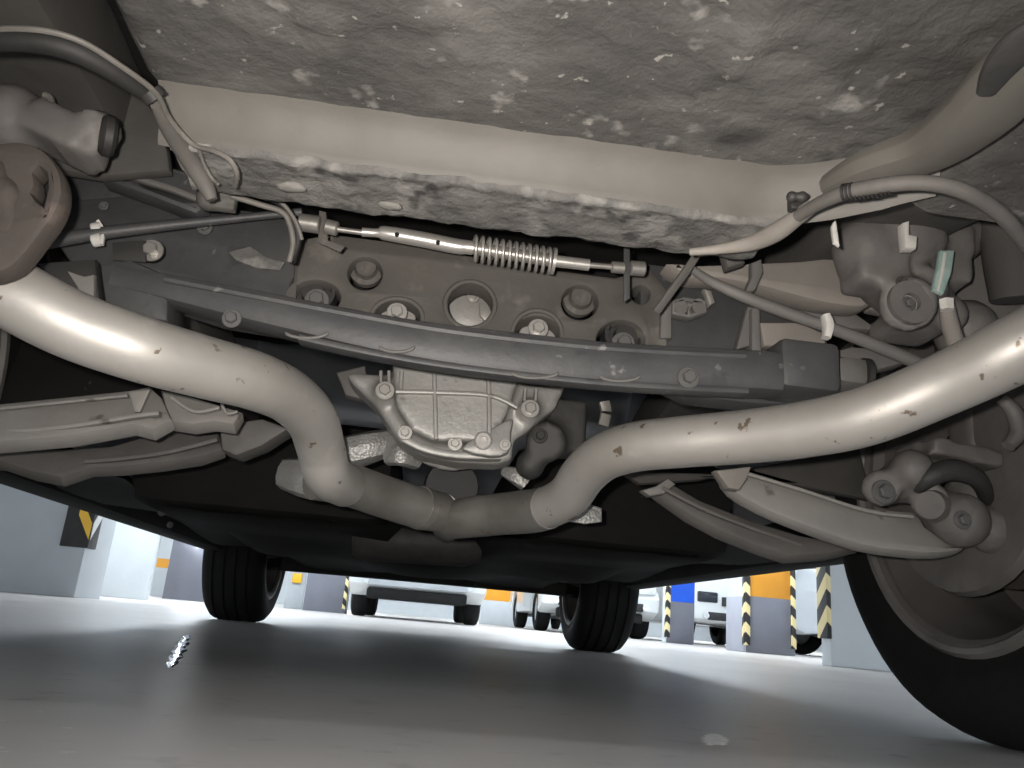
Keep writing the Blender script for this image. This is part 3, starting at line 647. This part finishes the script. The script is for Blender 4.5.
# ---- hand brake cable linkage over the subframe
CY = -.30
def cab(*q): return [P(x,y,CY) for x,y in q]
cable = tube('brake_cable_adjuster', 'zinc', cab((362,232),(378,233),(384,233),(420,239),(455,246),(466,247),(473,248)), [.0042,.0042,.0066,.0072,.0072,.0066,.0066], car, 20, 3, label='silver tube of the hand brake cable adjuster')
for px, py in ((397,233),(438,241)): obj('pin_hole', lathe(P(px,py+1,CY-.0078),(0,1,0),[(0,0),(0,.002),(.003,.002),(.003,0)],12), 'void', cable, 40)
b_ = bmesh.new(); A, B = P(473,248,CY), P(553,261,CY); ax = (B-A); L_ = ax.length; ax.normalize(); u = ax.orthogonal().normalized(); v = ax.cross(u); n = 12
hp = [A+ax*(L_*k/(n*16)) + (u*math.cos(2*math.pi*k/16)+v*math.sin(2*math.pi*k/16))*.0112 for k in range(n*16+1)]
obj('coil_spring', tube_bm(hp, .0017, 8, 1), 'zinc', cable, 60, label='bright coil spring')
tube('spring_core', 'steel', [A,B], .0058, cable, 14, 1)
obj('spring_seat', lathe(B,ax,[(-.001,0),(-.001,.0125),(.002,.0125),(.002,0)],20), 'zinc', cable, 40)
tube('end_tube', 'zinc', [P(555,261,CY),P(572,263,CY),P(589,265,CY)], .0056, cable, 16, 2)
tube('cable_rod', 'steel', [P(588,265,CY),P(614,267,CY)], .0028, cable, 12, 1)
tube('cable_rod', 'steel', [P(336,229,CY),P(366,233,CY)], .0026, cable, 12, 1)
for q, r in (([(299,222),(320,225)],.0082),([(325,226),(338,229)],.0068),([(611,267),(625,268)],.0056),([(630,268),(645,269)],.0072)):
    obj('ferrule', cyl_bm(P(*q[0],CY),P(*q[1],CY),r,None,20,None,.0012), 'steel', cable, 40)
plate('cable_bracket', 'frame_dust', [(319,210),(326,212),(328,240),(345,246),(340,252),(318,242)], CY+.004, .003, cable, .0008)
plate('cable_bracket', 'frame_paint', [(624,246),(630,247),(630,298),(624,302)], CY+.002, .003, cable, .0008)

# ---- left side: upper arm, stabilizer, hoses, rusty bracket, caliper
ua = plate('upper_arm', 'frame_paint', [(92,160),(108,157),(150,160),(196,176),(206,206),(196,214),(150,196),(100,178)], -.235, .03, car, .005, [[(124,163),(150,167),(186,178),(192,188),(176,188),(140,178)]], label='blue-grey upper arm with a long slot')
plate('slot_shade', 'void', [(118,158),(195,172),(198,196),(120,176)], -.20, .004, ua, .001)  # dark sheet paints the shade inside the arm's slot
rib([(100,162),(135,178),(170,189),(198,200)], -.24, .006, .008, 'arm_dark', 'arm_edge', ua)
sb = tube('stabilizer_bar', 'frame_paint', [P(10,250,-.27),P(45,243,-.27),P(95,234,-.27),P(180,224,-.26),P(250,217,-.25),P(302,212,-.25)], [.0062,.0062,.0062,.005,.004,.004], car, 14, label='thin stabilizer bar crossing to the left')
for py in (229,240): obj('clamp', cyl_bm(P(92,py+1,-.27),P(102,py-1,-.27),.0062,None,16,None,.001), 'white_clip', sb, 40, label='white clamp')
obj('clamp_lip', sweep_bm([P(98,221,-.272),P(103,230,-.272),P(102,245,-.272)],[(.004,.003)]*3), 'white_clip', sb, 40)
hz_ = .40
tube('brake_hose', 'hose', [Pz(-80,52,hz_),Pz(-20,40,hz_),Pz(30,40,hz_),Pz(70,49,hz_),Pz(105,66,hz_),Pz(135,86,.40),Pz(152,98,.40)], [.0075,.0075,.0072,.007,.0065,.0055,.0045], car, 14, label='thick black hose arching over the left')
tube('wire', 'wire', [Pz(-60,35,0.398),Pz(0,29,0.398),Pz(45,31,0.396),Pz(82,42,0.396),Pz(118,64,0.396),Pz(155,92,0.396),Pz(168,116,0.394),Pz(182,134,0.392),Pz(196,146,0.387),Pz(214,151,0.382),Pz(230,160,0.377),Pz(237,174,0.372),Pz(235,186,0.372)], .0018, car, 8, label='thin wire strapped along the hose')
obj('cable_tie', lathe(Pz(153,95,0.400),(.6,.6,-.5),[(-.003,.0045),(-.003,.0075),(.003,.0075),(.003,.0045)],16,None,True), 'rubber', car, 40)
tube('hose_bracket', 'hose_dust', [Pz(156,104,0.404),Pz(170,130,0.402),Pz(190,160,0.397),Pz(205,184,0.387),Pz(212,200,0.377)], [.004,.006,.007,.0065,.004], car, 12)
tube('wire', 'wire', [Pz(198,146,0.392),Pz(204,164,0.387),Pz(212,178,0.382),Pz(218,184,0.377)], .0012, car, 8)
cl = blob('wire_clip', 'hose_dust', [('s',P(230,178,-.34),.008),('b',P(232,188,-.34),(.012,.012,.02)),('s',P(222,192,-.34),.009),('s',P(210,198,-.335),.012),('b',P(218,204,-.335),(.03,.01,.012))], car, .0025, 2)
for k in range(3): obj('clip_tooth', box_bm(P(241,172+6*k,-.345),(.007,.006,.0025),None,.0006), 'rubber', cl, 40)
tube('wire', 'hose', [P(236,188,-.345),P(258,194,-.34),P(280,203,-.335),P(293,220,-.33),P(298,238,-.325),P(295,252,-.32),P(292,262,-.32)], .0034, car, 10, label='dark cable bending down beside the ferrule')
tube('wire', 'wire', [P(232,196,-.35),P(258,204,-.345),P(282,212,-.34),P(290,225,-.335),P(293,244,-.33),P(289,262,-.325)], .0026, car, 10, label='grey cable bending down beside the ferrule')
tube('wire', 'wire', [P(270,196,-.345),P(284,205,-.34),P(296,222,-.335),P(302,240,-.33)], .0018, car, 8)
rb = plate('rusty_bracket', 'rust', [(-60,150),(-10,143),(18,140),(42,148),(58,168),(62,192),(54,214),(38,236),(24,254),(8,268),(-20,276),(-60,270)], -.44, .022, car, .005, [[(33,172),(38,166),(45,172),(46,186),(42,204),(36,200),(31,192),(35,184)]], smooth=3, label='rust brown bracket with a slot at the left edge')
plate('slot_shade', 'void', [(24,158),(52,158),(52,210),(24,210)], -.405, .003, rb, .001)  # black sheet behind the bracket's slot, painting its shade
blob('inner_boss', 'rust', [('s',P(6,196,-.435),.013),('s',P(-12,176,-.435),.016),('b',P(0,222,-.435),(.024,.012,.02))], rb, .004, 4)
blob('brake_caliper', 'knuckle', [('b',P(68,138,-.36),(.05,.05,.03),Matrix.Rotation(.35,3,'Y')),('c',P(90,130,-.38),P(104,132,-.36),.017),('c',P(40,118,-.36),P(70,128,-.36),.014),('s',P(30,118,-.35),.02),('b',P(85,152,-.36),(.03,.03,.018)),('s',P(12,120,-.36),.03),('s',P(0,138,-.34),.03)], car, .0045, 4, label='grey dusty brake caliper at the upper left')
obj('caliper_boot', cyl_bm(P(100,134,-.39),P(116,138,-.385),.0165,None,22,None,.003), 'rubber', car, 40)
tube('bleed_pipe', 'wire', [P(44,95,-.38),P(50,98,-.38),P(53,108,-.38),P(58,116,-.375)], .0028, car, 8)
plate('knuckle_plate', 'frame_paint', [(62,172),(100,166),(140,180),(150,200),(120,222),(70,225),(55,205)], -.19, .03, car, .006)
plate('shock_bracket', 'cast_dark', [(36,262),(95,258),(100,300),(70,300)], -.23, .02, car, .004)
plate('tab', 'arm', [(66,270),(84,276),(94,274),(94,300),(84,298)], -.235, .01, car, .002)

# ---- right side: strap, stabilizer, hose, upper arm, knuckle cluster
obj('strap', sweep_bm([P(700,250,-.32),P(688,268,-.32),P(672,290,-.31),P(656,312,-.30)],[(.004,.0075)]*4,(1,0,.3),.5), 'hose_dust', car, 40)
sb = tube('stabilizer_bar', 'arm_dark', [P(690,268,-.29),P(712,282,-.28),P(745,297,-.28),P(790,314,-.275),P(828,327,-.275),P(870,343,-.27),P(925,366,-.26)], [.004,.005,.006,.0062,.0062,.0066,.0066], car, 14, label='thin stabilizer bar crossing to the right')
obj('clamp', sweep_bm([P(825,315,-.285),P(828,326,-.285),P(826,338,-.285)],[(.01,.007),(.012,.009),(.010,.007)],(1,0,0),.6), 'white_clip', sb, 40, label='white clamp')
tube('brake_line', 'dust_arm', [Pz(690,252,.388),Pz(720,249,.388),Pz(752,243,.386),Pz(776,232,.384),Pz(796,218,.384),Pz(815,204,.384)], [.003,.004,.006,.0072,.006,.005], car, 12, label='dusty beige brake line')
hs = tube('brake_hose', 'hose_dust', [Pz(798,216,.381),Pz(820,203,.380),Pz(848,192,.379),Pz(885,185,.377),Pz(925,183,.375),Pz(960,190,.372),Pz(990,206,.37),Pz(1012,226,.366),Pz(1040,262,.36)], [.0042,.0046,.0049,.0049,.0049,.005,.005,.005,.005], car, 14, label='dusty rubber hose arching over the right')
for k in range(12):
    f = k/11; x = 844+46*f; y = 192.5-6.5*f+ (1 if .2<f<.8 else 0); a = Pz(x,y,.379-.002*f); d = (Pz(885,185,.377)-Pz(848,192,.379)).normalized()
    obj('hose_rib', lathe(a,d,[(-.0008,.004),(-.0008,.0058),(.0008,.0058),(.0008,.004)],14,None,True), 'hose', hs, 40)
cp = blob('pipe_clip', 'rubber', [('b',Pz(797,205,.39),(.012,.008,.010)),('s',Pz(792,197,.388),.0042),('s',Pz(802,197,.388),.0042)], car, .0012, 2, label='black twin pipe clip')
plate('upper_arm', 'dust_arm', [(668,262),(700,264),(752,262),(800,260),(845,258),(866,282),(872,304),(846,306),(806,298),(770,288),(720,278),(690,276)], -.25, .035, car, .006, smooth=2, label='beige dusty upper arm on the right')
plate('arm_web', 'arm_dark', [(700,276),(770,288),(846,306),(880,330),(840,328),(780,300)], -.215, .02, car, .003)  # darker plate behind the upper arm's lower edge
plate('arm_bracket', 'arm_dark', [(752,262),(762,258),(764,272),(756,290),(744,294),(752,276)], -.275, .012, car, .003)
plate('small_bracket', 'hose_dust', [(724,252),(742,250),(746,262),(728,268)], -.31, .015, car, .003)
kn = blob('rear_knuckle', 'knuckle', [('s',P(866,250,-0.290),.034),('b',P(872,268,-0.290),(.05,.05,.05)),('b',P(938,238,-0.26),(.05,.05,.05)),('c',P(925,285,-0.31),P(932,300,-0.25),.02),('s',P(948,315,-0.27),.02),('s',P(900,240,-0.290),.04,(1.2,1,.8)),('s',P(890,280,-0.270),.034),('b',P(925,262,-0.260),(.07,.06,.06)),('s',P(945,225,-0.240),.05),('c',P(908,304,-0.320),P(908,304,-0.230),.026),('s',P(880,215,-0.250),.035),('b',P(905,330,-0.230),(.06,.05,.02)),('s',P(965,330,-0.210),.035),('s',P(985,270,-0.140),.05)], car, .0055, 4, label='dusty cast knuckle cluster at the right')
obj('bush_ring', lathe(P(908,304,-0.325),(0,-1,0),[(0,.009),(0,.021),(.006,.021),(.006,.009)],26,None,True), 'knuckle', kn, 40)
bolt(908,304,-0.326,9,kn,'bolt_dark')
bolt(902,283,-0.325,8,kn,'rust'); bolt(885,222,-0.310,7,kn,'bolt_dark')
plate('inspection_tag', 'teal', [(941,250),(955,250),(952,272),(944,294),(933,290),(938,268)], -0.3350, .006, kn, .0015, label='faded teal tag')
plate('tag_stripe', 'white_clip', [(944,252),(947,252),(944,274),(939,291),(937,290),(941,272)], -0.3365, .002, kn, .0005)
plate('sensor_plug', 'white_clip', [(904,222),(910,220),(910,234),(918,236),(917,248),(906,248)], -0.3600, .012, kn, .002)
plate('wire_clip', 'white_clip', [(832,226),(836,218),(838,232),(840,246),(834,242)], -0.4200, .004, kn, .001)
tube('nut', 'white_clip', [P(946,300,-0.340),P(947,310,-0.340)], [.0068,.0062], kn, 6, 1)
tube('drop_link', 'dust_arm', [P(947,308,-0.330),P(950,325,-0.320),P(956,345,-0.310)], [.007,.008,.008], kn, 12)
obj('tower_wall', sweep_bm([P(955,240,.06),P(965,300,.06),P(975,350,.06)],[(.10,.05)]*3,(0,1,0),.3), 'cast_dark', car, 40)
plate('dark_web', 'rubber', [(946,262),(966,232),(988,246),(1010,300),(1000,330),(960,330),(952,300)], -.12, .02, car, .004, smooth=2)
tube('boot', 'liner', [P(1000,190,-.30),P(1012,250,-.28),P(1016,300,-.27)], [.02,.028,.024], car, 18)

# ---- lower arms, left and right
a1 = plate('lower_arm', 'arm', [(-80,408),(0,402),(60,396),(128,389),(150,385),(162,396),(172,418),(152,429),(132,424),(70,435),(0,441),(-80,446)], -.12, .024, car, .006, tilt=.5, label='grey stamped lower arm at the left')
rib([(-60,436),(0,433),(70,427),(140,416),(160,414)], -.128, .005, .01, 'arm', 'arm_lip', a1)
rib([(-60,414),(0,409),(60,403),(128,396)], -.128, .003, .006, 'arm', 'arm_lip', a1)
plate('pressed_web', 'arm', [(128,391),(150,389),(140,412),(134,412)], -.128, .006, a1, .002)
a2 = plate('arm_mount', 'arm', [(160,388),(190,395),(216,403),(242,411),(234,424),(214,421),(192,424),(168,420)], -.10, .024, car, .005, tilt=.4)
rib([(172,398),(195,412),(220,408)], -.108, .004, .008, 'arm', 'arm_lip', a2); rib([(222,404),(228,414),(238,412)], -.108, .003, .008, 'arm', 'arm_lip', a2)
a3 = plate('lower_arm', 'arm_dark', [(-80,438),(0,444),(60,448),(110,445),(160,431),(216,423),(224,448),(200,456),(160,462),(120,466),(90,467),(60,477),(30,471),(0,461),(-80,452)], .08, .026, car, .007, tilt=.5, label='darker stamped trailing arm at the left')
rib([(86,462),(130,458),(170,452),(218,440)], .072, .006, .01, 'arm_dark', 'arm_lip', a3)
plate('arm_mount', 'arm_dark', [(218,424),(262,418),(290,428),(262,446),(236,456),(221,450)], .05, .05, car, .006)
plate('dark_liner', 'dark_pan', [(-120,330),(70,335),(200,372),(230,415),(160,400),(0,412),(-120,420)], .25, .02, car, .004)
a4 = plate('lower_arm', 'arm', [(722,471),(742,468),(800,486),(868,507),(914,511),(926,526),(948,540),(966,547),(942,553),(905,551),(860,544),(800,523),(762,507),(732,489)], -.07, .022, car, .006, tilt=.4, smooth=2, label='pale stamped lower arm at the right')
rib([(740,472),(800,490),(866,511),(912,517)], -.078, .004, .008, 'arm', 'arm_lip', a4)
plate('arm_fork', 'dust_arm', [(716,470),(752,466),(748,478),(740,490),(728,488)], -.09, .02, a4, .003)
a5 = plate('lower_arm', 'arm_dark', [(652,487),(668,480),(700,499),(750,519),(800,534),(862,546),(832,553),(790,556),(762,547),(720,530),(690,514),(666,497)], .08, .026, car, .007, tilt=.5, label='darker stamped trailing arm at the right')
rib([(662,488),(700,508),(750,528),(800,545)], .072, .005, .01, 'arm_dark', 'arm_lip', a5)
plate('arm_ear', 'arm', [(642,490),(656,486),(668,478),(676,484),(664,494),(650,496)], .07, .02, a5, .003)
plate('splash_shield', 'liner', [(620,470),(720,474),(860,448),(872,500),(800,486),(740,470),(700,480),(640,484)], .18, .02, car, .004)
# hub carrier by the rear wheel
hub = blob('hub_carrier', 'knuckle', [('s',P(905,480,-.06),.03),('b',P(930,460,-.04),(.07,.05,.035)),('c',P(880,488,-.08),P(890,488,.0),.022),('s',P(912,470,-.09),.026),('b',P(960,455,-.08),(.09,.04,.022),Matrix.Rotation(.1,3,'Y')),('s',P(960,520,-.09),.034),('c',P(928,500,-.10),P(945,510,-.06),.022),('s',P(985,500,-.02),.05),('s',P(1010,440,-.04),.045),('b',P(975,420,-.02),(.05,.05,.09)),('s',P(990,530,-.06),.03),('s',P(1020,500,-.05),.04)], car, .005, 3, label='dark grey hub carrier behind the right pipe')
obj('backing_plate', lathe((.655,0,.345),(1,0,0),[(0,.05),(0,.165),(.012,.17),(.012,.05)],40,None,True), 'knuckle', hub, 40)
obj('ball_joint', lathe(P(930,505,-.11),P(950,512,-.06)-P(930,505,-.11),[(0,0),(.0,.016),(.012,.019),(.02,.014),(.04,.014),(.04,0)],24), 'knuckle', hub, 40)
bolt(883,492,-.10,13,hub,'bolt_dark'); bolt(962,520,-.13,10,hub,'bolt_dark')
tube('arch_bracket', 'cast_dark', [P(912,500,-.05),P(922,482,-.10),P(950,470,-.11),P(978,480,-.10),P(988,505,-.05)], [.008,.011,.013,.011,.008], hub, 12)
tube('hub_hook', 'knuckle', [P(1000,398,-.18),P(1014,412,-.18),P(1018,432,-.18),P(1008,446,-.18)], [.006,.009,.009,.007], hub, 12)
# ---- outer shell (silhouette behind the camera's view, shades the floor)
def arch(c, g): return [(c+g*math.cos(math.radians(a)), .345+g*math.sin(math.radians(a))) for a in range(180+8,-9,-14)]
side = [(-1.08,.42),(-.55,.34)]+arch(0,.41)+arch(2.8,.41)+[(3.3,.33),(3.68,.40),(3.72,.70),(3.6,.92),(2.75,1.05),(1.9,1.58),(.2,1.64),(-.75,1.52),(-1.0,1.1),(-1.1,.8)]
for s in (-1,1):
    obj('side_panel', flat_mesh([side], .04, .008, lambda u,v,w_: Vector((s*(.90-.10*sst(1.0,1.6,v))+w_,u,v))), 'car_paint', car, 30)
top = [(-1.10,.42),(-1.12,.8),(-1.02,1.1),(-.77,1.53),(.2,1.65),(1.9,1.59),(2.75,1.06),(3.61,.93),(3.74,.70),(3.70,.40)]
b = bmesh.new(); R_ = []
for y, z in top: R_.append([b.verts.new((x*(.90-.10*sst(1.0,1.6,z)), y, z)) for x in lin(-1,1,9)])
for A_, B_ in zip(R_, R_[1:]):
    for i in range(8): b.faces.new((A_[i],A_[i+1],B_[i+1],B_[i]))
obj('body_skin', b, 'car_paint', car, 30)
b = box_bm((0,-1.10,.43),(1.72,.07,.05),None,.02); obj('rear_bumper_lip', b, 'black_trim', car, 40)
